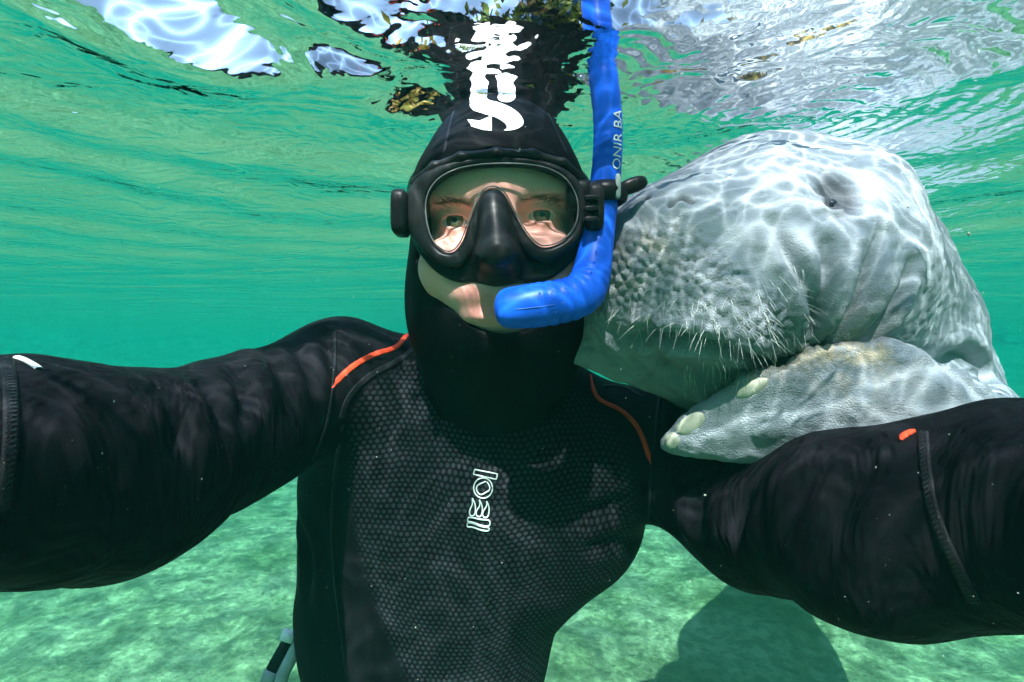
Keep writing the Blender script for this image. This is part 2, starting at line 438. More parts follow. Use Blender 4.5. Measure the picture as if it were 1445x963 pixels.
M = {}
M['suit'] = mat_wetsuit()
M['hood'] = simple('hood_neoprene', (.005, .005, .006), .6, .12, 25, .35, 700, .35, .0008)
M['seam'] = simple('seam_stitching', (.008, .008, .01), .5, .4, 60, .3, 900, .7, .001)
M['stitch'] = simple('stitch_thread', (.028, .029, .034), .5, .4, 300, .6)
M['orange'] = simple('orange_piping', (.80, .075, .03), .5, .3, 120, .15, 600, .3, .0006)
M['white'] = simple('white_print', (.80, .81, .80), .5, .3, 40, .06, 500, .1, .0004)
M['outline'] = simple('pale_print', (.62, .68, .66), .5, .3, 80, .1)
M['rubber'] = simple('mask_silicone', (.012, .013, .014), .38, .45, 30, .3, 500, .12, .0005)
M['frame'] = simple('mask_frame_plastic', (.016, .017, .018), .32, .5, 30, .3, 500, .12, .0004)
M['blue'] = simple('blue_tubing', (.012, .115, .72), .38, .45, 50, .18, 400, .12, .0005)
M['skin'] = mat_skin(); M['eye'] = mat_eye(); M['glass'] = mat_glass(); M['manatee'] = mat_manatee()
M['nail'] = simple('manatee_nail', (.45, .45, .36), .45, .4, 90, .2, 300, .3, .0008)
M['whisker'] = simple('whisker_hair', (.82, .82, .78), .5, .3)
M['black'] = simple('black_plastic', (.012, .012, .013), .35, .5)
M['steel'] = simple('grey_metal', (.34, .38, .38), .35, .5, 60, .25)
M['hair'] = simple('brow_hair', (.16, .10, .06), .7, .2)
M['water'] = mat_water(); M['sand'] = mat_seabed(); M['haze'] = mat_haze()
M['bark'] = simple('tree_bark', (.10, .085, .065), .9, .1, 12, .4, 40, .8, .02)
def mat_leaf(n, a, b):
    t = NT(n); c = t.coord(); col = t.mix(t.ramp(t.noise(c, 1.7, 3), [(.35, 0.), (.65, 1.)]), a, b)
    return t.base(col, .6, .3, Transmission_Weight=0.)
M['leaf'] = mat_leaf('olive_leaves', (.17, .12, .03), (.30, .20, .055)); M['leaf2'] = mat_leaf('green_leaves', (.05, .085, .02), (.12, .13, .03))
M['speck'] = simple('drifting_specks', (.42, .43, .36), .8, .1)

# ------------------------------------------------------------------ setting: seabed, water, haze
BED = -1.5
def geo_axis(a, b, h, far, g=1.22):
    """fine between a and b, growing spacing out to +-far"""
    mid = list(np.linspace(a, b, int((b-a)/h)+1)); s = h; x = b; hi = []
    while x < far: s *= g; x += s; hi.append(x)
    s = h; x = a; lo = []
    while x > -far: s *= g; x -= s; lo.append(x)
    return np.array(lo[::-1]+mid+hi)
def grid_mesh(name, xs, ys, zf):
    X, Y = np.meshgrid(xs, ys, indexing='ij'); Z = zf(X, Y); v = np.stack([X, Y, Z], 2).reshape(-1, 3)
    n, m = len(xs), len(ys); i = np.arange(n-1)[:, None]*m; j = np.arange(m-1)[None]
    q = np.stack([i+j, i+m+j, i+m+j+1, i+j+1], 2).reshape(-1, 4); return mesh_np(name, v, q)

def n2(X, Y, s, seed):
    p = np.stack([X.ravel()*s, Y.ravel()*s, np.zeros(X.size)], 1); return vnoise(p, seed).reshape(X.shape)
def bed_h(X, Y):
    r = np.hypot(X, Y-1); z = BED+.05*n2(X, Y, .9, 3)+.02*n2(X, Y, 4, 4)+.008*n2(X, Y, 13, 5)
    t = np.clip((r-25)/8, 0, 1); return z+t*t*(3-2*t)*2.6
bed = link('seabed', grid_mesh('seabed', geo_axis(-4, 4, .05, 46, 1.1), geo_axis(.3, 7, .05, 46, 1.1), bed_h), M['sand']); tag(bed, kind='structure')

HEAD = P(706, 300, .505)
def ramp_patch(X, Y, px, py, sx, sy, slope, ang=0.):
    """one ripple face leaning towards the lens"""
    d = WATER*F/(481.5-py); cx = (px-722.5)/F*d; u = np.array([cx, d]); u = u/np.hypot(*u)
    ca, sa = math.cos(ang), math.sin(ang); u = np.array([u[0]*ca-u[1]*sa, u[0]*sa+u[1]*ca])
    s = (X-cx)*u[0]+(Y-d)*u[1]; t = -(X-cx)*u[1]+(Y-d)*u[0]
    return -slope*s*np.exp(-(s/sx)**2-(t/sy)**2)
def water_h(X, Y):
    r = np.hypot(X-HEAD[0], Y-HEAD[1]); R = np.hypot(X, Y)
    z = np.full(X.shape, WATER)
    near = np.exp(-(R/2.2)**2)
    z += near*(.004*n2(X, Y, 6, 21)+.0022*n2(X+.3*Y, Y, 15, 22))+.012*n2(X, Y*1.4, 1.1, 23)*np.clip(R/2, 0, 1)
    z += .0042*np.sin(2*np.pi*(np.hypot(X-.05, Y+.15)/.23)+1.2+2.0*n2(X, Y, 3, 24))*np.exp(-(R/3.)**2)*np.clip((R-.3)/.4, .25, 1)
    # rings thrown off by the head
    z += .00055*np.sin(2*np.pi*r/.0165+1.5*n2(X, Y, 9, 25))*np.exp(-np.clip(r-.1, 0, 9)/.10)
    rs = np.hypot(X-.079, Y-.404); z += .0008*np.sin(2*np.pi*rs/.015+1.2*n2(X, Y, 11, 27))*np.exp(-np.clip(rs-.01, 0, 9)/.055)
    rm = np.hypot(X-.30, Y-.50)
    z += .0005*np.sin(2*np.pi*rm/.021+2*n2(X, Y, 8, 26))*np.exp(-np.clip(rm-.1, 0, 9)/.12)
    for a in ((262, 45, .060, .055, .33, .25), (338, 78, .045, .04, .30, .25), (180, 5, .05, .05, .33, .2), (90, 20, .018, .05, .30, .3), (385, 30, .02, .03, .30, 0),
              (560, 40, .03, .07, .36, .2), (575, 140, .036, .032, .44, .3), (520, 95, .02, .04, .36, .3), (660, 8, .02, .09, .36, 0), (880, 20, .03, .05, .30, -.2), (990, 35, .03, .045, .30, -.3),
              (1120, 68, .018, .04, .30, -.3), (1060, 105, .01, .03, .30, 0), (455, 90, .03, .025, .3, .4)):
        z += ramp_patch(X, Y, *a)
    return z
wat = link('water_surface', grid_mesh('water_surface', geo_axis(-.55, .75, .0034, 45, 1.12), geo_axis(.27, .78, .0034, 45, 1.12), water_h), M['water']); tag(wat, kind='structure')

def box_obj(name, lo, hi, mat, parent=None):
    v = np.array([[x, y, z] for x in (lo[0], hi[0]) for y in (lo[1], hi[1]) for z in (lo[2], hi[2])], float)
    q = [[0, 1, 3, 2], [4, 6, 7, 5], [0, 4, 5, 1], [2, 3, 7, 6], [0, 2, 6, 4], [1, 5, 7, 3]]
    return link(name, mesh_np(name, v, q), mat, parent, smooth=False)
hz = box_obj('haze', (-44.5, -44.5, BED-1.3), (44.5, 44.5, WATER+.03), M['haze']); tag(hz, kind='stuff')

# ------------------------------------------------------------------ trees on the bank, seen up through the ripples
def tree(az, dist, height, spread, leaf, label, seed):
    r = np.random.default_rng(seed); bx, by = dist*math.sin(az), dist*math.cos(az); bz = float(bed_h(np.array([[bx]]), np.array([[by]]))[0, 0])-.05
    root = empty('bank_tree', (bx, by, bz)); tag(root, label, 'tree', 'trees on the bank')
    b = np.array([bx, by, bz]); pts = [b+np.array([.25*math.sin(k*1.7+seed), .2*math.cos(k*1.3), height*.8*k/7]) for k in range(8)]
    tr = tube('trunk', pts, np.linspace(height*.028, height*.008, 8), 9, M['bark'], root)
    ctr = []
    for k in range(16):
        a = r.uniform(0, 6.28); t = r.uniform(.3, 1); base = pts[int(t*7)]
        L = spread*(1.15-t*.6)*r.uniform(.6, 1); tip = base+np.array([math.cos(a)*L, math.sin(a)*L, L*r.uniform(.15, .6)])
        m = (base+tip)/2+np.array([0, 0, -.06*L]); tube('limb', [base, m, tip], [height*.009, height*.006, height*.002], 6, M['bark'], tr)
        ctr += [tip, (m+tip)/2, tip+r.normal(0, .25*L, 3)]
    n = 9000; c = np.array(ctr)[r.integers(0, len(ctr), n)]+r.normal(0, 1, (n, 3))*np.array([.42, .42, .32])*spread*.36
    s = r.uniform(.2, .45, (n, 1)); u = r.normal(0, 1, (n, 3)); u /= np.linalg.norm(u, axis=1)[:, None]; w = np.cross(u, r.normal(0, 1, (n, 3))); w /= np.linalg.norm(w, axis=1)[:, None]
    v = np.stack([c-u*s, c+w*s*.45, c+u*s, c-w*s*.45], 1).reshape(-1, 3)
    link('crown', mesh_np('crown', v, np.arange(n*4).reshape(-1, 4)), leaf, root, smooth=False)
tl = [(-.16, 12.6, 8.5, 2.6, 'leaf', 'olive tree on the bank, straight behind the diver'), (.06, 13.4, 10.5, 3.0, 'leaf2', 'tall dark green tree on the bank, behind the diver'),
      (.26, 12.4, 8.8, 2.5, 'leaf', 'olive tree on the bank, between the diver and the manatee'), (.46, 13.2, 9.8, 2.8, 'leaf', 'broad yellow olive tree on the bank above the manatee'),
      (.68, 12.8, 8.6, 2.6, 'leaf2', 'green tree on the bank beyond the back of the manatee'), (-.42, 14.2, 5.6, 2.0, 'leaf', 'low olive tree on the bank, the smallest of the row')]
for i, (a, d, h, s, l, lab) in enumerate(tl): tree(a, d*2.35, h*2.35, s*2.35, M[l], lab, 40+i)

# ------------------------------------------------------------------ diver: shared measures
DF = .41                                     # distance of the face
def lens_xy(px, py, d=.40): return ((px-722.5)/F*d, (481.5-py)/F*d)
def px_poly(pts, d): return np.array([lens_xy(a, b, d) for a, b in pts])

person = empty('person', (-.09, .70, -.62)); tag(person, 'person in a black wetsuit and hood reaching both arms out towards the viewer', 'person')

NECK = P(706, 500, .55)
def head_sdf(p, g=0.):
    d = ell(p, HEAD, (.078+g, .098+g, .104+g))
    d = smin(d, ell(p, P(706, 405, .485), (.072+g, .077+g, .078+g)), .05)
    d = smin(d, ell(p, P(704, 455, .475), (.046+g, .05+g, .036+g)), .04)
    return d
EYES = (P(643, 314, .419), P(764, 306, .419))
def face_sdf(p):
    d = head_sdf(p)
    d = smin(d, ell(p, P(703, 276, .445), (.064, .047, .026)), .03)
    for e, s in zip(EYES, (-1, 1)):
        d = smin(d, ell(p, e+np.array([s*.004, -.001, .021]), (.026, .013, .008)), .016)      # brow
        d = smin(d, ell(p, e+np.array([s*.006, .002, -.040]), (.026, .020, .024)), .025)    # cheek
    for e, s in zip(EYES, (-1, 1)):
        d = smax(d, -ell(p, e+np.array([0, -.013, -.003]), (.020, .014, .0125)), .012)          # socket
    for e, s in zip(EYES, (-1, 1)):
        lid = sph(p, e+np.array([0, .004, 0]), .0143)
        op = ell(p, e+np.array([-s*.001, -.012, -.0008]), (.0125, .02, .0047), )
        d = smin(d, smax(lid, -op, .002), .009)
        d = smax(d, -sph(p, e+np.array([0, .004, 0]), .0124), .001)
    n0, n1 = P(699, 318, .408), P(702, 368, .385)
    d = smin(d, cone(p, n0, n1, .009, .014), .02)
    # lips closed round the mouthpiece
    d = smin(d, ell(p, P(674, 417, .412), (.021, .016, .0105), None), .018)
    d = smin(d, ell(p, P(716, 414, .408), (.026, .014, .008)), .014)
    d = smin(d, ell(p, P(686, 447, .413), (.020, .015, .0075)), .012)
    d = smax(d, -cone(p, P(655, 436, .392), P(690, 433, .392), .0012, .003), .004)
    d = smin(d, cone(p, NECK+np.array([0, .02, .05]), NECK+np.array([0, .06, -.12]), .06, .06), .04)
    return d
# body: head with the face, neck and upper trunk (all but the face is under neoprene)
def body_sdf(p):
    d = face_sdf(p)
    return smin(d, ell(p, P(655, 660, .66), (.15, .07, .12)), .05)
v, q = nets(body_sdf, axis_grid((-.24, -.115, .006), (-.115, .085, .0021), (.085, .18, .006)), axis_grid((.36, .46, .0021), (.46, .75, .007)),
            axis_grid((-.27, -.01, .006), (-.01, .165, .0021), (.165, .26, .006)))
v = smooth_verts(v, q, 1, .3)
me = mesh_np('body', v, q)
lipd = np.minimum(np.linalg.norm((v-P(676, 424, .398))/np.array([1.3, 1, .75]), axis=1), np.linalg.norm((v-P(690, 446, .40))/np.array([1.6, 1, .7]), axis=1))
attr(me, 'lip', np.clip(1-(lipd-.009)/.008, 0, 1)*.8)
attr(me, 'stubble', np.clip((P(700, 395, .42)[2]-v[:, 2])/.03, 0, 1))
body = link('body', me, M['skin'], person)
for e in EYES:
    bm = bmesh.new(); bmesh.ops.create_uvsphere(bm, u_segments=32, v_segments=20, radius=.0126); m_ = bpy.data.meshes.new('eye'); bm.to_mesh(m_); bm.free()
    o = link('eye', m_, M['eye']); o.location = V(e+np.array([0, .004, 0])); o.parent = body
# eyebrows
bvb = bvh_of(me)
for pl in ([(612, 292), (630, 285), (650, 285), (672, 290)], [(738, 282), (760, 278), (782, 281), (800, 288)]):
    L, N = cast_line(bvb, pl, 3); vs, tr = [], []
    for k in range(230):
        i = rng.integers(0, len(L)); p0 = L[i]+rng.normal(0, .0028, 3)*np.array([1, .2, .9]); sgn = -1 if pl[0][0] < 700 else 1
        dr = unit(np.array([sgn*1.0, -.35, rng.normal(.35, .3)])); L_ = rng.uniform(.004, .008); w_ = .00018
        n_ = bvb.find_nearest(V(p0)); p0 = np.array(n_[0]); b_ = len(vs)
        vs += [p0+np.array([0, 0, w_]), p0-np.array([0, 0, w_]), p0+np.array([0, -w_, 0]), p0+dr*L_]; tr += [[b_, b_+1, b_+3], [b_+1, b_+2, b_+3], [b_+2, b_, b_+3]]
    o = link('eyebrow', mesh_np('eyebrow', np.array(vs), None, tr), M['hair'], body, smooth=False); tag(o, kind='stuff')

# hood
open_px = smooth_poly([(602, 262), (588, 300), (587, 345), (592, 376), (612, 409), (640, 435), (664, 454), (688, 469), (720, 472), (750, 462), (790, 440), (818, 395), (826, 350), (826, 300), (810, 262), (760, 246), (700, 242), (640, 246)], 2)
open_xy = px_poly(open_px, .435)
def hood_sdf(p):
    g = head_sdf(p, .0085)
    g = smin(g, ell(p, P(703, 262, .445), (.072, .055, .040)), .03)
    g = smin(g, ell(p, P(706, 455, .515), (.082, .080, .075)), .045)
    g = smin(g, cone(p, P(706, 430, .535), NECK+np.array([-.004, .02, -.03]), .084, .084), .05)
    op = poly2(p[0], p[2], open_xy)
    op = smax(op, (p[1]-.50), .004)
    g = smax(g, -op, .006)
    return smax(g, -(head_sdf(p, .002)), .003)
v, q = nets(hood_sdf, axis_grid((-.13, .11, .0024)), axis_grid((.37, .50, .0024), (.50, .66, .004)), axis_grid((-.10, .26, .0026)))
v = smooth_verts(v, q, 2, .4)
me = mesh_np('hood', v, q); hood = link('hood', me, M['hood'], person); tag(hood, 'black neoprene hood framing the face'); bvh_hood = bvh_of(me)

# wetsuit: trunk, arms, legs in one surface
SL, SR = P(468, 545, .575), P(925, 640, .58)
ARM_L = [(SL, .070), (P(330, 608, .46), .064), (P(165, 664, .34), .067), (P(20, 660, .275), .0575), (np.array([-.275, .12, -.055]), .042)]
ARM_R = [(SR, .070), (P(1060, 728, .465), .060), (P(1225, 742, .35), .0645), (P(1420, 720, .285), .057), (np.array([.285, .12, -.045]), .042)]
def suit_sdf(p):
    d = ell(p, P(652, 650, .64), (.200, .112, .150))
    d = smin(d, ell(p, P(600, 860, .655), (.172, .112, .24)), .10)
    d = smin(d, ell(p, P(735, 720, .645), (.165, .105, .12)), .08)
    d = smin(d, ell(p, np.array([-.11, .70, -.62]), (.165, .12, .13)), .08)
    nb = NECK+np.array([0, .035, -.045])
    d = smin(d, cone(p, nb+np.array([0, 0, .03]), nb+np.array([0, .02, -.08]), .076, .10), .05)
    d = smin(d, cone(p, nb+np.array([-.05, .035, -.008]), SL+np.array([.015, .02, .018]), .052, .058), .055)
    d = smin(d, cone(p, nb+np.array([.05, .035, -.02]), SR+np.array([-.015, .02, .012]), .050, .056), .055)
    for A in (ARM_L, ARM_R):
        da = None
        for (a, ra), (b, rb) in zip(A[:-1], A[1:]):
            c = cone(p, a, b, ra, rb); da = c if da is None else smin(da, c, .03)
        d = smin(d, da, .045)
    for s in (-1, 1):
        h = np.array([-.11+s*.09, .72, -.66]); k = np.array([-.13+s*.11, .98, -.98]); f = np.array([-.13+s*.12, 1.38, -1.12])
        lg = smin(cone(p, h, k, .085, .062), cone(p, k, f, .06, .045), .03)
        lg = smin(lg, cone(p, f, f+np.array([0, .14, -.03]), .045, .03), .03); d = smin(d, lg, .06)
    return d
v, q = nets(suit_sdf, axis_grid((-.46, .42, .0048)), axis_grid((.05, .80, .0048), (.80, 1.62, .016)), axis_grid((-1.26, -.50, .014), (-.50, .10, .0048)))
v = smooth_verts(v, q, 1, .4)
me = mesh_np('wetsuit', v, q); N = normals_of(me); bv0 = bvh_of(me)
# soft folds
fold = np.zeros(len(v))
for A in (ARM_L, ARM_R):
    pts = np.array([a for a, _ in A]); dd, tt = dist_line(v, pts); m = np.clip(1-(dd-.09)/.03, 0, 1)*np.clip(tt*4-.3, 0, 1); fold = np.maximum(fold, m)
amp = np.zeros(len(v))
def crease_suit(pts, depth, wid):
    global amp
    L, _ = cast_line(bv0, pts, 2); d, t = dist_line(v, L); e = np.sin(np.clip(t, 0, 1)*np.pi)**.5
    amp += -depth*e*np.exp(-(d/wid)**2)+depth*.7*e*np.exp(-((d-2.2*wid)/(1.4*wid))**2)
for c_ in ([(330, 520), (345, 560), (330, 610)], [(280, 535), (310, 570), (300, 615)], [(365, 480), (400, 530), (410, 590)], [(225, 540), (255, 590), (240, 650)], [(390, 465), (430, 510), (440, 570)],
           [(440, 450), (466, 490), (470, 560)], [(545, 470), (570, 500), (575, 540)], [(620, 520), (625, 570), (600, 640)], [(655, 560), (700, 620), (720, 690)],
           [(1180, 640), (1130, 690), (1110, 760)], [(1240, 640), (1190, 700), (1160, 780)], [(1060, 690), (1040, 730), (1050, 770)], [(990, 690), (985, 730), (1000, 770)], [(940, 690), (945, 730), (960, 760)],
           [(420, 720), (440, 790), (430, 850)], [(900, 770), (860, 760), (820, 780)], [(880, 700), (850, 720), (800, 730)]):
    crease_suit(c_, .0062, .0085)
amp += .0022*vnoise(v*np.array([22, 22, 22]), 5)+.0016*fold*vnoise(v*np.array([45, 45, 30]), 6)
v = v+N*amp[:, None]; set_verts(me, v)
x, z, y = v[:, 0], v[:, 2], v[:, 1]; u_ = x/y*F+722.5; w_ = 481.5-z/y*F
pan_px = smooth_poly([(492, 600), (505, 560), (545, 530), (590, 505), (640, 530), (700, 548), (760, 545), (815, 545), (850, 580), (890, 640), (900, 720), (870, 820), (820, 1010), (600, 1010), (540, 880), (500, 760)], 2)
attr(me, 'panel', np.clip(.5-poly2(u_, w_, pan_px)/14, 0, 1)*(N[:, 1] < -.1)); attr(me, 'fold', np.clip(fold, .12, 1))
suit = link('wetsuit', me, M['suit'], person); tag(suit, 'black wetsuit with a dotted chest panel and orange piping'); bvs = bvh_of(me)
def lay(name, pts, width, h, mat, parent, n=3, off=.0):
    L, Nn = cast_line(bvs, pts, n); return strip(name, L+Nn*off, Nn, width, h, mat, parent)
def taper(n, w): return w*np.clip(np.minimum(np.arange(n), np.arange(n)[::-1])/3.+.25, 0, 1)
for pl, w in (([(468, 548), (480, 533), (500, 515), (530, 499), (560, 492), (573, 474), (585, 463), (592, 465)], .0062), ([(833, 530), (838, 556), (850, 568), (872, 576), (892, 592), (905, 612), (914, 638), (919, 655)], .0052), ([(1272, 622), (1276, 615), (1284, 611), (1294, 609)], .005)):
    L, Nn = cast_line(bvs, pl, 3); strip('piping', L, Nn, taper(len(L), w), .0016, M['orange'], suit)
for pl, w in (([(482, 590), (487, 570), (500, 550), (525, 528), (560, 512), (588, 490), (600, 480)], .0075), ([(472, 450), (473, 500), (470, 548), (462, 600), (440, 650)], .004), ([(931, 560), (925, 610), (921, 655), (916, 700), (915, 760)], .005),
              ([(1303, 612), (1306, 660), (1315, 720), (1340, 780), (1375, 850)], .0062), ([(8, 508), (16, 560), (14, 640), (4, 720)], .0062), ([(482, 600), (470, 680), (468, 780), (480, 880), (490, 955)], .004), ([(905, 560), (880, 545), (850, 545)], .004)):
    s_ = lay('seam', pl, w, .0014, M['seam'], suit)
    L, Nn = cast_line(bvs, pl, 4); L = L+Nn*.0014
    if w > .006:                             # zigzag stitching on the wide seams
        seg = np.r_[0, np.cumsum(np.linalg.norm(np.diff(L, axis=0), axis=1))]; k = np.arange(0, seg[-1], .0026)
        vs, qs = [], []
        for a in k:
            c0 = np.array([np.interp(a, seg, L[:, i]) for i in range(3)]); c1 = np.array([np.interp(a+.0012, seg, L[:, i]) for i in range(3)]); nn = unit([np.interp(a, seg, Nn[:, i]) for i in range(3)])
            tt = unit(c1-c0); ss = np.cross(tt, nn); b_ = len(vs)
            for sx, sy in ((-1, -1), (1, -1), (1, 1), (-1, 1)): vs.append(c0+ss*sx*.0013+tt*(sy*.0004+sx*.0006)+nn*.0004)
            qs.append([b_, b_+1, b_+2, b_+3])
        o = link('stitching', mesh_np('stitching', np.array(vs), qs), M['stitch'], s_, smooth=False); tag(o, kind='stuff')
# chest emblem: outlined bar, ring with a leaf, three flames, two bars
def emb(px, py): return (620+px*120/889., 640+py*130/963.)
em = [[(372, 168), (605, 215), (594, 272), (358, 218), (372, 168)],
      [(458+98*math.cos(a), 362+106*math.sin(a)) for a in np.linspace(0, 6.2832, 28)],
      [(492, 290), (440, 312), (392, 338), (386, 385), (425, 438), (480, 412), (532, 380), (522, 330), (492, 290)],
      [(345, 465), (382, 540), (372, 650), (322, 655), (312, 600), (350, 530), (345, 465)], [(418, 480), (455, 560), (440, 665), (385, 655), (385, 600), (428, 545), (418, 480)], [(492, 495), (525, 560), (512, 670), (455, 668), (452, 610), (500, 545), (492, 495)],
      [(302, 668), (345, 668), (430, 690), (532, 692), (528, 765), (440, 755), (345, 715), (292, 712), (302, 668)], [(296, 722), (345, 725), (440, 765), (524, 772), (518, 812), (430, 800), (345, 765), (286, 768), (296, 722)]]
elist = []
for k, pl in enumerate(em):
    pp = np.array([emb(*p) for p in pl]); pp = smooth_poly(pp, 2, closed=False) if k in (2, 3, 4, 5, 6, 7) else pp
    sg = np.r_[0, np.cumsum(np.linalg.norm(np.diff(pp, axis=0), axis=1))]; u = np.arange(0, sg[-1], 1.2); pp = np.stack([np.interp(u, sg, pp[:, 0]), np.interp(u, sg, pp[:, 1])], 1)
    L, Nn = cast_line(bvs, pp, 0); o = strip('emblem_line', L, Nn, .0012, .0014, M['outline'], suit)
tag(lay('reflective_patch', [(24, 505), (36, 509), (48, 516), (55, 521)], .0035, .0012, M['white'], suit, 2), 'small white worn patch on the sleeve')

# white curved emblem on the hood
def flat_on(bvh, name, poly_px, mat, parent, h=.0009):
    c = np.mean(poly_px, 0); bm = bmesh.new(); pv = [bm.verts.new((p[0], p[1], 0)) for p in poly_px]; bm.faces.new(pv)
    bmesh.ops.triangulate(bm, faces=bm.faces[:]); bmesh.ops.subdivide_edges(bm, edges=bm.edges[:], cuts=3, use_grid_fill=True)
    bmesh.ops.triangulate(bm, faces=bm.faces[:])
    for w in bm.verts:
        p_, n_ = cast(bvh, w.co.x, w.co.y); w.co = V(p_+n_*h)
    m_ = bpy.data.meshes.new(name); bm.to_mesh(m_); bm.free(); return link(name, m_, mat, parent)
s_out = smooth_poly([(738, 108), (700, 117), (666, 126), (663, 142), (664, 156), (682, 162), (700, 167), (714, 176), (716, 183), (709, 186), (726, 185), (738, 179), (739, 170), (728, 157), (706, 146), (688, 143), (686, 135), (710, 126), (738, 117)], 2)
flat_on(bvh_hood, 'hood_emblem', s_out, M['white'], hood)
flat_on(bvh_hood, 'hood_emblem', [(660, 170), (677, 172), (694, 165), (694, 186), (682, 185), (666, 180)], M['white'], hood)
flat_on(bvh_hood, 'hood_emblem', smooth_poly([(703, 132), (722, 130), (729, 138), (720, 147), (702, 144)], 2), M['white'], hood)

for pl in ([(655, 120), (642, 150), (632, 190), (626, 216)], [(752, 120), (768, 150), (786, 186), (798, 214)]):
    L, Nn = cast_line(bvh_hood, pl, 3); strip('hood_seam', L, Nn, .0026, .0007, M['seam'], hood)
# gloved hands, closed on the grips beside the lens
for A, s in ((ARM_L, -1), (ARM_R, 1)):
    w0 = A[-1][0]; el = A[-2][0]; ax = unit(w0-el); up = np.array([0, 0, 1.]); side = unit(np.cross(ax, up)); palm = w0+ax*.075
    def hand_sdf(p):
        d = cone(p, w0-ax*.03, w0+ax*.02, .036, .030)
        d = smin(d, ell(p, w0+ax*.062, (.026, .05, .042)), .02)
        inn = np.array([-s, 0, 0.])
        for k, (L, off) in enumerate(((.040, .030), (.046, .010), (.043, -.010), (.034, -.029))):
            a = w0+ax*.095+up*off; b = a+ax*L*.55+inn*.012; c = b+inn*L*.7-ax*.010; e = c-ax*L*.55+inn*.004
            f = smin(smin(cone(p, a, b, .0098, .0092), cone(p, b, c, .0092, .0086), .004), cone(p, c, e, .0086, .0078), .004); d = smin(d, f, .006)
        a = w0+ax*.035+up*.036+inn*.01; b = a+ax*.03+inn*.028+up*.006; c = b+ax*.028+inn*.012-up*.006
        return smin(d, smin(cone(p, a, b, .013, .0105), cone(p, b, c, .0105, .009), .004), .01)
    c0 = w0+ax*.05
    vv, qq = nets(hand_sdf, axis_grid((c0[0]-.13, c0[0]+.13, .0032)), axis_grid((c0[1]-.16, c0[1]+.16, .0032)), axis_grid((c0[2]-.08, c0[2]+.09, .0032)))
    link('glove', mesh_np('glove', vv, qq), M['hood'], person)

# tool at the hip
tool = empty('dive_tool', P(398, 955, .64)); tag(tool, 'black and silver grey tool hanging at the hip of the diver', 'tool')
a, b = P(372, 952, .64), P(412, 880, .66)
def slab(name, a, b, w, t, mat, parent):
    d = unit(b-a); n = unit(np.array([0, -1., .1])-d*(np.array([0, -1., .1])@d)); s = np.cross(d, n); vs = []
    prof = [(-1, -.5), (-1, .5), (-.8, 1), (.8, 1), (1, .5), (1, -.5), (.8, -1), (-.8, -1)]
    for k in (0, .04, .96, 1):
        f = .82 if k in (0, 1) else 1
        for x_, y_ in prof: vs.append(a+(b-a)*k+s*w*.5*x_*f+n*t*.5*y_*f)
    m = len(prof); q = [[i*m+j, i*m+(j+1) % m, (i+1)*m+(j+1) % m, (i+1)*m+j] for i in range(3) for j in range(m)]
    me = mesh_np(name, np.array(vs), q); bm = bmesh.new(); bm.from_mesh(me); bmesh.ops.holes_fill(bm, edges=bm.edges[:], sides=10); bm.to_mesh(me); bm.free()
    return link(name, me, mat, parent, smooth=False)
slab('sheath', P(383, 948, .64), P(412, 896, .66), .017, .010, M['black'], tool)
slab('sheath_trim', P(376, 965, .638), P(384, 946, .64), .0175, .012, M['steel'], tool)
slab('clip_plate', P(404, 905, .648), P(410, 890, .652), .018, .012, M['white'], tool)
tube('tube', [P(390, 985, .635), P(400, 950, .64), P(418, 915, .65), P(430, 895, .66)], .0085, 16, M['steel'], tool)
# ------------------------------------------------------------------ dive mask
mask = empty('dive_mask', P(700, 310, .40)); tag(mask, 'black dive mask with one clear lens notched over the nose', 'mask')
LD = .386                                                   # distance of the glass
inner_px = smooth_poly([(600, 300), (602, 276), (615, 255), (640, 241), (670, 235), (700, 233), (735, 233), (770, 237), (798, 250), (814, 275), (817, 300), (811, 322), (795, 340), (772, 349), (758, 346), (742, 328), (727, 302), (716, 278), (705, 266), (692, 264), (678, 272), (670, 292), (660, 318), (650, 345), (636, 358), (618, 350), (606, 332)], 2)
outer_px = smooth_poly([(568, 304), (570, 270), (588, 245), (625, 228), (665, 221), (705, 219), (750, 221), (795, 232), (822, 254), (832, 285), (830, 312), (818, 340), (795, 362), (770, 372), (748, 366), (728, 340), (712, 306), (700, 284), (692, 286), (684, 306), (676, 340), (662, 368), (642, 380), (618, 374), (592, 352), (576, 330)], 2)
skirt_px = smooth_poly([(578, 305), (578, 268), (598, 240), (640, 224), (700, 216), (760, 220), (800, 234), (824, 262), (830, 300), (826, 340), (810, 368), (784, 392), (758, 402), (730, 399), (700, 396), (672, 400), (648, 402), (618, 388), (594, 362), (580, 335)], 2)
inn = px_poly(inner_px, LD); out = px_poly(outer_px, LD); skt = px_poly(skirt_px, LD*1.03)
def bend(x): return .55*(x+.013)**2*1.6                     # the mask wraps back a little at the sides
def frame_sdf(p):
    y = p[1]-bend(p[0])
    ring = smax(poly2(p[0], p[2], out), -poly2(p[0], p[2], inn), .003)
    return smax(ring, np.abs(y-(LD+.004))-.0075, .007)
gx = axis_grid((-.10, .075, .0016)); gz = axis_grid((.035, .165, .0016))
v, q = nets(frame_sdf, gx, axis_grid((.355, .400, .0014)), gz, 1); v = smooth_verts(v, q, 2, .45)
fr = link('frame', mesh_np('frame', v, q), M['frame'], mask)
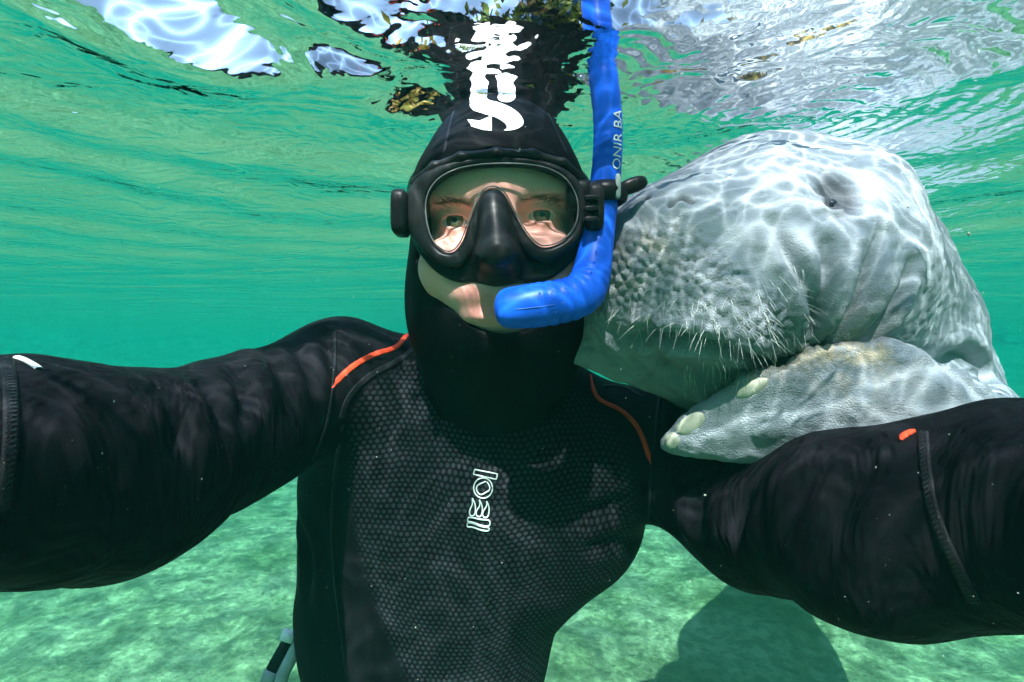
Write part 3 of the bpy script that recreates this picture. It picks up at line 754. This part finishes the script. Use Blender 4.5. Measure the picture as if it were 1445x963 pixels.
def skirt_sdf(p):
    y = p[1]-bend(p[0])
    sc = 1+(y-.385)*1.2
    o2 = poly2(p[0]/sc, p[2]/sc, skt); i2 = poly2(p[0], p[2], inn)
    d = smax(smax(o2, -(i2-.003), .003), smax(.392-y, y-.436, .002), .004)
    # nose pocket
    a, b = P(696, 283, .380), P(702, 355, .366)
    nose = smin(cone(p, a, b, .0070, .0125), ell(p, b+np.array([0, .006, -.001]), (.0155, .013, .009)), .010)
    nose = smin(nose, cone(p, P(697, 300, .385), P(702, 368, .394), .013, .022), .012)
    ni = smin(cone(p, a+np.array([0, .006, -.003]), b+np.array([0, .006, 0]), .004, .0125), cone(p, P(697, 300, .395), P(702, 368, .398), .012, .022), .01)
    nose = smax(nose, y-.425, .003)
    d = smin(d, nose, .008)
    # rolled lip above the glass
    lip = None
    lp = [P(*c) for c in ((585, 258, .396), (612, 236, .390), (650, 222, .386), (700, 216, .384), (752, 218, .386), (795, 231, .391), (822, 253, .398))]
    for a_, b_ in zip(lp[:-1], lp[1:]):
        c_ = cone(p, a_, b_, .0036, .0036); lip = c_ if lip is None else smin(lip, c_, .004)
    d = smin(d, lip, .004)
    return smax(d, -head_sdf(p, .0005), .002)
v, q = nets(skirt_sdf, axis_grid((-.115, .085, .0016)), axis_grid((.335, .452, .0018)), axis_grid((.025, .185, .0016)), 1); v = smooth_verts(v, q, 2, .45)
sk = link('skirt', mesh_np('skirt', v, q), M['rubber'], mask)
# lens pane
ip = px_poly(inner_px, LD); c = ip.mean(0)
bm = bmesh.new(); pv = [bm.verts.new((a*1.012-c[0]*.012, LD+.001+bend(a), b*1.012-c[1]*.012)) for a, b in ip]; f_ = bm.faces.new(pv); bmesh.ops.triangulate(bm, faces=[f_])
ex = bmesh.ops.extrude_face_region(bm, geom=bm.faces[:]); bmesh.ops.translate(bm, verts=[g for g in ex['geom'] if isinstance(g, bmesh.types.BMVert)], vec=(0, .003, 0))
bmesh.ops.recalc_face_normals(bm, faces=bm.faces[:]); m_ = bpy.data.meshes.new('lens'); bm.to_mesh(m_); bm.free(); link('lens', m_, M['glass'], mask, smooth=False)
# lens rim highlight: thin bevel round the glass
rimp = np.array([[a, LD-.0035+bend(a), b] for a, b in np.vstack([ip, ip[:1]])]); tube('lens_rim', rimp, .0006, 6, simple('lens_bevel', (.12, .13, .13), .3, .5), fr, cap=False)
# strap round the back of the head, buckles
hc = HEAD; sp = []
for a in np.linspace(-1.15, math.pi+1.15, 60):
    d = np.array([math.cos(a)*.094, math.sin(a)*.112+.005, .006-.01*math.sin(a)]); sp.append(hc+d)
sp = np.array(sp); nn = sp-hc; nn[:, 2] = 0; nn /= np.linalg.norm(nn, axis=1)[:, None]
strip('strap', sp, nn, .020, .002, M['rubber'], mask)
def lump(name, c, r, mat, parent, R=None, k=3.2):
    """rounded box"""
    bm = bmesh.new(); bmesh.ops.create_cube(bm, size=2); bmesh.ops.subdivide_edges(bm, edges=bm.edges[:], cuts=5, use_grid_fill=True)
    for w in bm.verts:
        a = np.array(w.co); a = a/(np.sum(np.abs(a)**k)**(1/k)); a = a*np.array(r)
        if R is not None: a = R@a
        w.co = V(np.asarray(c)+a)
    m_ = bpy.data.meshes.new(name); bm.to_mesh(m_); bm.free(); return link(name, m_, mat, parent)
lump('buckle', P(566, 302, .392), (.0065, .014, .018), M['black'], mask, k=5)
lump('buckle', P(838, 295, .390), (.007, .014, .019), M['black'], mask, k=5)
for k in range(3): lump('buckle_ridge', P(834, 280+k*15, .374), (.006, .003, .0022), M['black'], mask, k=4)

# ------------------------------------------------------------------ snorkel
snk = empty('snorkel', P(850, 420, .40)); tag(snk, 'bright blue snorkel curving from the mouth up through the water surface', 'snorkel')
ctl = [P(700, 436, .372), P(722, 435, .369), P(760, 431, .368), P(796, 425, .371), P(821, 417, .378), P(832, 399, .386), P(838, 368, .393), P(846, 320, .400), P(853, 268, .404), P(858, 215, .405), P(858, 160, .404), P(850, 100, .402), P(842, 30, .405), P(838, -30, .41)]
cs = smooth_poly(ctl, 4, closed=False)
seg = np.r_[0, np.cumsum(np.linalg.norm(np.diff(cs, axis=0), axis=1))]; s = np.arange(0, seg[-1], .0011)
pt = np.array([np.interp(s, seg, cs[:, i]) for i in range(3)]).T
for _ in range(10): pt[1:-1] = (pt[:-2]+pt[1:-1]*2+pt[2:])/4
r = np.interp(s, [0, .002, .005, .010, .03, .075, .105, .14, .22, 1], [.006, .011, .0142, .0158, .0172, .0168, .0148, .0128, .0120, .0120])
rib = np.clip((s-.028)/.01, 0, 1)*np.clip((.100-s)/.01, 0, 1)*.00055*np.sin(s*2*np.pi/.0082)*.7
wrap = np.clip((s-.10)/.02, 0, 1)*.00014*np.sin(s*2*np.pi/.011+3*np.sin(s*90))
tb = tube('tube', pt, r+rib+wrap, 36, M['blue'], snk)
# a moulding line along the hose
T_, N_, B_ = frames(pt); i0, i1 = 14, 110
ln = np.array([pt[i]+(np.array([0, -1, -.15])/1.011)*(r[i]+.0003) for i in range(i0, i1, 2)]); tube('mould_line', ln, .00022, 5, simple('pale_blue_line', (.12, .25, .75), .4), tb)
# grooved ovals on the elbow
for k in range(8):
    i = 30+k*9; ce = pt[i]+np.array([.0, -1, .05])*r[i]*1.0; up = np.array([0, -.12, 1.])
    pts = [ce+np.array([.0010*math.cos(a), 0, 0])+np.array([0, .18*abs(math.sin(a))*.008, 0])+np.array([0, 0, 1])*math.sin(a)*.0075 for a in np.linspace(0, 6.283, 17)]
    tube('rib_ring', pts, .0003, 5, M['blue'], tb, cap=False)
# lettering down the tube, wrapped on its surface
fc = bpy.data.curves.new('lettering', 'FONT'); fc.body = 'ONIR BA'; fc.size = .0125; fc.resolution_u = 2
fo = bpy.data.objects.new('lettering_tmp', fc); COL.objects.link(fo); bpy.context.view_layer.update()
tm = bpy.data.meshes.new_from_object(fo); bpy.data.objects.remove(fo)
bm = bmesh.new(); bm.from_mesh(tm); bmesh.ops.triangulate(bm, faces=bm.faces[:]); bmesh.ops.subdivide_edges(bm, edges=bm.edges[:], cuts=1); bmesh.ops.triangulate(bm, faces=bm.faces[:])
i_start = int(np.argmin(np.abs(pt[:, 2]-P(860, 248, .405)[2])+1e3*(np.arange(len(pt)) < 60)))
for w in bm.verts:
    a = s[i_start]+w.co.x; ce = np.array([np.interp(a, s, pt[:, i]) for i in range(3)]); rr = float(np.interp(a, s, r))+.0006; th = (w.co.y-.0055)/rr-.42
    w.co = V(ce+rr*np.array([-math.sin(th), -math.cos(th), 0]))
m_ = bpy.data.meshes.new('lettering'); bm.to_mesh(m_); bm.free(); link('lettering', m_, M['white'], tb, smooth=False)
# keeper clip holding the tube to the mask strap
kc = pt[i_start-14]
an = np.linspace(0, 6.2832, 33); tube('keeper_ring', [kc+np.array([.0150*math.cos(a), .0150*math.sin(a), -.002]) for a in an], .0052, 8, M['black'], snk, cap=False, flat=1.6)
lump('keeper_block', kc+np.array([-.021, .0, -.004]), (.011, .012, .0125), M['black'], snk, k=5)
R = np.array(Matrix.Rotation(math.radians(-18), 3, 'Y')); lump('keeper_tab', kc+np.array([.0225, -.006, .004]), (.0125, .006, .0062), M['black'], snk, R, 2.6)
lump('keeper_pin', kc+np.array([.008, -.0165, .0]), (.0022, .002, .010), M['steel'], snk, k=4)

# ------------------------------------------------------------------ manatee
man = empty('manatee', (.75, 1.0, -.55)); tag(man, 'grey manatee with wrinkled muzzle resting one flipper on the arm of the diver', 'manatee')
f = unit([-.74, -.67, -.02]); e = unit([.67, -.74, 0]); zz = np.cross(e, f); zz = zz if zz[2] > 0 else -zz
RM = np.array([f, e, zz])
def pl_basis(p0, p1, p2):
    n = unit(np.cross(p1-p0, p2-p0)); a = unit(p1-p0); return p0, a, np.cross(n, a), n
def px_plane(px, py, B):
    d = P(px, py, 1.); t = (B[0]@B[3])/(d@B[3]); h = d*t-B[0]; return (h@B[1], h@B[2])
FB = pl_basis(P(935, 626, .430), P(1300, 600, .388), P(1230, 490, .382))
flip_px = smooth_poly([(930, 627), (948, 603), (985, 570), (1045, 534), (1100, 513), (1170, 491), (1240, 481), (1292, 498), (1335, 530), (1385, 545), (1400, 600), (1380, 650), (1300, 690), (1200, 672), (1100, 643), (1000, 641), (940, 637)], 2)
flip2 = np.array([px_plane(a, b, FB) for a, b in flip_px]); ftip = np.array(px_plane(930, 630, FB)); fbase = np.array(px_plane(1340, 590, FB))
def flip_sdf(p):
    q = [p[i]-FB[0][i] for i in range(3)]
    a = q[0]*FB[1][0]+q[1]*FB[1][1]+q[2]*FB[1][2]; b = q[0]*FB[2][0]+q[1]*FB[2][1]+q[2]*FB[2][2]; n = q[0]*FB[3][0]+q[1]*FB[3][1]+q[2]*FB[3][2]
    t = np.clip((a-ftip[0])/(fbase[0]-ftip[0]), 0, 1)
    th = .0125+.018*t**.8
    d2 = poly2(a, b, flip2)
    th = th*np.clip(.45+np.clip(-d2, 0, .05)/.05*.75, .45, 1.)
    return smax(d2-.0035, np.abs(n-(0.012*np.sin(t*2.6)))-th, .012)
HM = P(1085, 366, .512); MC = np.array([.172, .466, .056])
def man_sdf(p):
    d = ell(p, HM, (.155, .124, .124), RM)
    d = smin(d, sph(p, (.362, .592, .060), .139), .05)
    d = smin(d, sph(p, (.44, .70, .0), .182), .05)
    d = smin(d, sph(p, (.56, .83, -.09), .206), .06)
    d = smin(d, sph(p, (.78, 1.05, -.25), .255), .08)
    d = smin(d, ell(p, (1.12, 1.5, -.42), (.42, .34, .32), RM), .08)
    d = smin(d, cone(p, (1.3, 1.8, -.46), (1.62, 2.45, -.52), .27, .11), .15)
    d = smin(d, ell(p, (1.75, 2.75, -.52), (.30, .24, .045), RM), .10)
    # muzzle
    m = ell(p, MC, (.094, .094, .082), RM)
    m = smin(m, ell(p, MC+f*.036+zz*.034-e*.012, (.055, .066, .050), RM), .03)
    for s_ in (-1, 1):
        m = smin(m, ell(p, MC+f*.034+e*.044*s_-zz*.030, (.056, .052, .046), RM), .022)
    d = smin(d, m, .045)
    d = smin(d, ell(p, HM+e*.080+f*.03-zz*.032, (.085, .05, .075), RM), .05)          # cheek
    d = smin(d, ell(p, HM+e*.085+f*.01+zz*.050, (.05, .03, .03), RM), .03)              # brow over the eye
    # lower jaw and throat
    d = smin(d, ell(p, P(1004, 514, .485), (.060, .058, .040), RM), .012)
    d = smin(d, ell(p, P(1090, 505, .60), (.11, .11, .085), RM), .03)
    # near flipper
    sh = cone(p, P(1345, 585, .415), P(1345, 600, .66), .028, .075); d = smin(d, sh, .022)
    d = smin(d, smin(flip_sdf(p), sh, .025), .004)
    # far flipper lying on the shoulder of the diver
    fl = smin(ell(p, P(862, 487, .476), (.047, .018, .028)), cone(p, P(890, 500, .482), P(1000, 545, .56), .028, .034), .02)
    fl = smin(fl, cone(p, P(1000, 545, .56), P(1090, 540, .66), .034, .05), .03)
    return smin(d, fl, .012)
v, q = nets(man_sdf, axis_grid((.045, .285, .0021), (.285, .38, .0032), (.38, .62, .0052), (.62, 2.15, .018)), axis_grid((.325, .50, .0021), (.50, .58, .0032), (.58, .85, .006), (.85, 3.15, .018)),
            axis_grid((-.84, -.14, .013), (-.14, -.09, .005), (-.09, -.02, .0032), (-.02, .125, .0021), (.125, .24, .0032)), 2)
v = smooth_verts(v, q, 1, .3)
me = mesh_np('body', v, q); N = normals_of(me); bvm = bvh_of(me); N0 = N.copy()
amp = np.zeros(len(v)); near = v[:, 1] < .9
def crease(pts, depth, wid, bulge=.6, one=False):
    global amp
    L, _ = cast_line(bvm, pts, 2); d, t = dist_line(v[near], L); en = np.sin(np.clip(t, .02, .98)*np.pi)**.45
    a = -depth*en*np.exp(-(d/wid)**2)+depth*bulge*en*np.exp(-((d-2.4*wid)/(1.5*wid))**2); amp[near] += a
crease([(1090, 318), (1104, 345), (1120, 372), (1134, 402), (1144, 435), (1148, 465), (1143, 492)], .0075, .0045)
crease([(1166, 345), (1164, 385), (1160, 425), (1153, 450), (1140, 470)], .0085, .0048, .9)
crease([(1242, 328), (1232, 360), (1212, 412), (1182, 458), (1150, 494)], .0080, .0046, .8)
crease([(1284, 374), (1268, 410), (1247, 446), (1219, 481)], .0090, .0050, .8)
crease([(1200, 310), (1198, 360), (1190, 410), (1172, 445)], .0018, .003)
crease([(1222, 320), (1215, 370), (1200, 410)], .0016, .003)
crease([(1322, 518), (1346, 497), (1372, 503), (1391, 526), (1392, 560)], .010, .0075, .7)
crease([(1352, 520), (1372, 532), (1382, 560)], .003, .004); crease([(1340, 530), (1364, 545), (1372, 570)], .003, .004)
crease([(866, 466), (884, 475), (905, 477), (921, 468), (934, 477), (975, 481), (1020, 492), (1066, 510), (1105, 516)], .0125, .0058, .45)
crease([(922, 440), (921, 455), (922, 470)], .004, .004, .3)
crease([(950, 505), (1000, 503), (1050, 520)], .002, .004)
# eye hollow and eye rim
ep, en_ = cast(bvm, 1186, 266); amp -= .012*np.exp(-(np.linalg.norm((v-ep)*np.array([1, 1, .70]), axis=1)/.0175)**2)
ep2, _ = cast(bvm, 1177, 284); de = np.linalg.norm(v-ep2, axis=1); amp += .0035*np.exp(-((de-.0085)/.0035)**2)-.002*np.exp(-(de/.005)**2)
for k in range(7):                                                     # folds radiating under the eye
    a = .5+k*.33; crease([(1180+26*math.cos(a), 285+20*math.sin(a)), (1180+60*math.cos(a), 290+58*math.sin(a))], .0012, .0022)
# nostrils with their flaps
darkn = np.zeros(len(v))
for arc, pad, s_ in (([(947, 289), (953, 282), (963, 279), (974, 285)], (961, 294), 1.), ([(895, 288), (902, 281), (912, 280)], (903, 291), .8)):
    L, _ = cast_line(bvm, arc, 3); d, _ = dist_line(v, L); amp -= .0075*s_*np.exp(-(d/.0030)**2); darkn = np.maximum(darkn, np.exp(-(d/.0024)**2))
    np2, _ = cast(bvm, *pad); d = np.linalg.norm(v-np2, axis=1); amp += .0045*s_*np.exp(-(d/.0075)**2)
crease([(926, 482), (940, 505), (958, 532), (982, 562)], .006, .005, .4)
crease([(852, 455), (872, 480), (900, 508), (935, 532)], .0025, .004, .8); crease([(838, 470), (860, 500), (895, 525)], .0025, .004, .8); crease([(880, 478), (905, 500), (945, 528)], .002, .003, .8)
# pebbled muzzle
band, _ = cast_line(bvm, [(866, 400), (885, 372), (912, 352), (940, 352), (975, 378), (1010, 405), (1050, 440), (1095, 470), (1125, 490)], 2)
band2, _ = cast_line(bvm, [(862, 440), (900, 445), (930, 430), (980, 450), (1040, 485), (1090, 505)], 2)
d1, t1 = dist_line(v, band); d2, t2 = dist_line(v, band2)
peb = np.clip(1-(d1-.012)/.022, 0, 1); peb2 = np.clip(1-(d2-.018)/.02, 0, 1); peb_all = np.maximum(peb, .8*peb2)*near
idx = np.nonzero(peb_all > .02)[0]; pc = v[idx]*np.array([1, 1, 1.])
seeds = []; cand = idx[np.argsort(rng.random(len(idx)))]; cell = {}
def rad_at(i): return .0042+.0024*peb[i]
for i in cand:
    p_ = v[i]; k_ = tuple((p_/.008).astype(int)); ok = True; rr = rad_at(i)*1.15
    for a in (-1, 0, 1):
        for b in (-1, 0, 1):
            for c_ in (-1, 0, 1):
                for j in cell.get((k_[0]+a, k_[1]+b, k_[2]+c_), ()):
                    if np.sum((v[j]-p_)**2) < rr*rr: ok = False; break
                if not ok: break
            if not ok: break
        if not ok: break
    if ok: cell.setdefault(k_, []).append(i); seeds.append(i)
from mathutils.kdtree import KDTree
kd = KDTree(len(seeds))
for k_, i in enumerate(seeds): kd.insert(V(v[i]), k_)
kd.balance()
pd = np.zeros(len(v))
for i in idx:
    r2 = kd.find_n(V(v[i]), 2); a, b = r2[0][2], r2[1][2]
    pd[i] = min(1, (b-a)/.0042)
amp += (.0034*peb+.0017*peb2*(1-peb))*near*(np.clip(pd, 0, 1)**.6-.55)
# wrinkles and lumps over head and flipper
hn = np.zeros(len(v)); vi = np.nonzero(near)[0]
hn[vi] = .0011*vnoise(v[vi]*38, 31)+.0009*vnoise(v[vi]*np.array([70, 70, 160]), 32)+.0006*vnoise(v[vi]*210, 33)
amp += hn
# flipper edge: pitted, knobbly
fed, _ = cast_line(bvm, [(1060, 536), (1100, 518), (1170, 497), (1235, 490), (1280, 506)], 2); dfl, _ = dist_line(v, fed)
wf = np.clip(1-dfl/.014, 0, 1); amp += wf*.0016*vnoise(v*np.array([190, 190, 190]), 35)
for k in range(26):
    pp, _ = cast(bvm, rng.uniform(1110, 1290), rng.uniform(496, 530)); amp -= .0016*np.exp(-(np.linalg.norm(v-pp, axis=1)/.0018)**2)
v2 = v+N*amp[:, None]; set_verts(me, v2)
attr(me, 'pebble', np.clip(peb_all, 0, 1)); dl, _ = dist_line(v, band2)
inflip = np.clip((.03-np.abs((v-FB[0])@FB[3]))/.01, 0, 1)*(v[:, 1] < .6)*((v[:, 2]) < -.005); attr(me, 'wrinkle', np.clip(peb_all*.6+inflip*.8+.12+.7*(v[:, 0] < .26)*(v[:, 2] < .012), 0, 1))
eyed = np.linalg.norm((v-ep)*np.array([1.05, 1.05, .62]), axis=1)
attr(me, 'dark', np.maximum(np.clip(1-(eyed-.011)/.012, 0, 1)*.92, darkn*.8))
warmp, _ = cast(bvm, 885, 370); warm2, _ = cast(bvm, 925, 345); warm3, _ = cast(bvm, 1200, 505)
attr(me, 'warm', np.clip((.55*np.exp(-(np.linalg.norm(v-warmp, axis=1)/.025)**2))+.5*np.exp(-(np.linalg.norm(v-warm2, axis=1)/.02)**2)+np.exp(-(dfl/.008)**2)*.7+np.exp(-(np.linalg.norm(v-warm3, axis=1)/.03)**2)*.7, 0, 1))
mb = link('body', me, M['manatee'], man); bvm2 = bvh_of(me)
# eye
bm = bmesh.new(); bmesh.ops.create_uvsphere(bm, u_segments=16, v_segments=10, radius=.0046); m_ = bpy.data.meshes.new('eye'); bm.to_mesh(m_); bm.free()
pe, ne = cast(bvm2, 1177, 285); oe = link('eye', m_, simple('manatee_eye', (.02, .024, .034), .15, .6)); oe.location = V(pe-np.array(ne)*.0040); oe.parent = man; oe.matrix_parent_inverse = Matrix.Translation(man.location).inverted()
# nails
def nail(c, a, L, w):
    p_, n_ = cast(bvm2, *c); p1, _ = cast(bvm2, *a); d = unit(p1-p_); s_ = np.cross(n_, d); vs, qs = [], []
    nu, nv = 12, 9
    for i in range(nu+1):
        u = -1+2*i/nu; ww = w*math.sqrt(max(0, 1-abs(u)**2.4))+.0004
        for j in range(nv+1):
            t = -1+2*j/nv; vs.append(p_+d*u*L+s_*t*ww+n_*(.0026*(1-t*t*.8)*(1-abs(u)**3*.7)-.0003))
    for i in range(nu):
        for j in range(nv): a_ = i*(nv+1)+j; qs.append([a_, a_+1, a_+nv+2, a_+nv+1])
    link('nail', mesh_np('nail', np.array(vs), qs), M['nail'], man)
nail((1062, 548), (1030, 566), .0135, .0050); nail((974, 598), (955, 611), .0145, .0060); nail((948, 622), (938, 629), .0085, .0060)
# whiskers
vs, tr = [], []
def hair(p0, d0, L, r0, droop=.3):
    s_ = unit(np.cross(d0, [0.1, .3, 1.])); t_ = np.cross(d0, s_); b_ = len(vs); n = 4
    for k in range(n):
        u = k/(n-1); c_ = p0+d0*L*u+np.array([0, 0, -droop])*L*u*u; rr = r0*(1-u*.85)
        for a in (0, 2.094, 4.189): vs.append(c_+s_*rr*math.cos(a)+t_*rr*math.sin(a))
    for k in range(n-1):
        for a in range(3):
            i0, i1, i2, i3 = b_+k*3+a, b_+k*3+(a+1) % 3, b_+k*3+3+(a+1) % 3, b_+k*3+3+a; tr.extend([[i0, i1, i2], [i0, i2, i3]])
wh_poly = [(856, 400), (875, 430), (905, 400), (960, 420), (1010, 420), (1060, 400), (1130, 370), (1150, 470), (1090, 505), (1010, 490), (930, 472), (870, 470)]
k = 0
while k < 170:
    a, b = rng.uniform(850, 1150), rng.uniform(365, 508)
    if poly2(np.array([a]), np.array([b]), wh_poly)[0] > 0: continue
    h = bvm2.ray_cast(Vector((0, 0, 0)), V(P(a, b, 1)).normalized())
    if h[0] is None: continue
    p0, n0 = np.array(h[0]), np.array(h[1]); sd_ = 1 if a > 960 else -1
    d0 = unit(n0*.8+np.array([.25*(a-960)/100, -.1, -.75])+rng.normal(0, .22, 3)); hair(p0-n0*.001, d0, rng.uniform(.006, .018), .00021, .2); k += 1
for k in range(46):
    a, b = rng.uniform(960, 1060), rng.uniform(505, 555); h = bvm2.ray_cast(Vector((0, 0, 0)), V(P(a, b, 1)).normalized())
    if h[0] is not None: hair(np.array(h[0]), unit(np.array(h[1])*.6+np.array([.1, -.1, -.9])+rng.normal(0, .2, 3)), rng.uniform(.008, .018), .0002, .1)
o = link('whiskers', mesh_np('whiskers', np.array(vs), None, tr), M['whisker'], man, smooth=False); tag(o, kind='stuff')

# ------------------------------------------------------------------ specks drifting in the water
n = 15000; z_ = rng.uniform(.12, 1.6, n)**1.2; px = rng.uniform(-100, 1545, n); py = rng.uniform(150, 1100, n)
c_ = np.stack([(px-722.5)/F*z_, z_, (481.5-py)/F*z_], 1); c_ = c_[(c_[:, 2] < WATER-.03) & (c_[:, 2] > BED+.1)]; n = len(c_)
s_ = ((rng.pareto(2.6, n)*.00009+.00006).clip(0, .0008)*np.clip(c_[:, 1]/.5, .4, 1.6))[:, None, None]
octv = np.array([[1, 0, 0], [-1, 0, 0], [0, 1, 0], [0, -1, 0], [0, 0, 1], [0, 0, -1]], float); octf = np.array([[0, 2, 4], [2, 1, 4], [1, 3, 4], [3, 0, 4], [2, 0, 5], [1, 2, 5], [3, 1, 5], [0, 3, 5]])
vv = (c_[:, None]+octv[None]*s_*rng.uniform(.6, 1.6, (n, 1, 3))).reshape(-1, 3); tt = (octf[None]+np.arange(n)[:, None, None]*6).reshape(-1, 3)
o = link('drifting_specks', mesh_np('drifting_specks', vv, None, tt), M['speck'], None, smooth=False); tag(o, 'tiny pale specks drifting in the water', 'specks', kind='stuff')
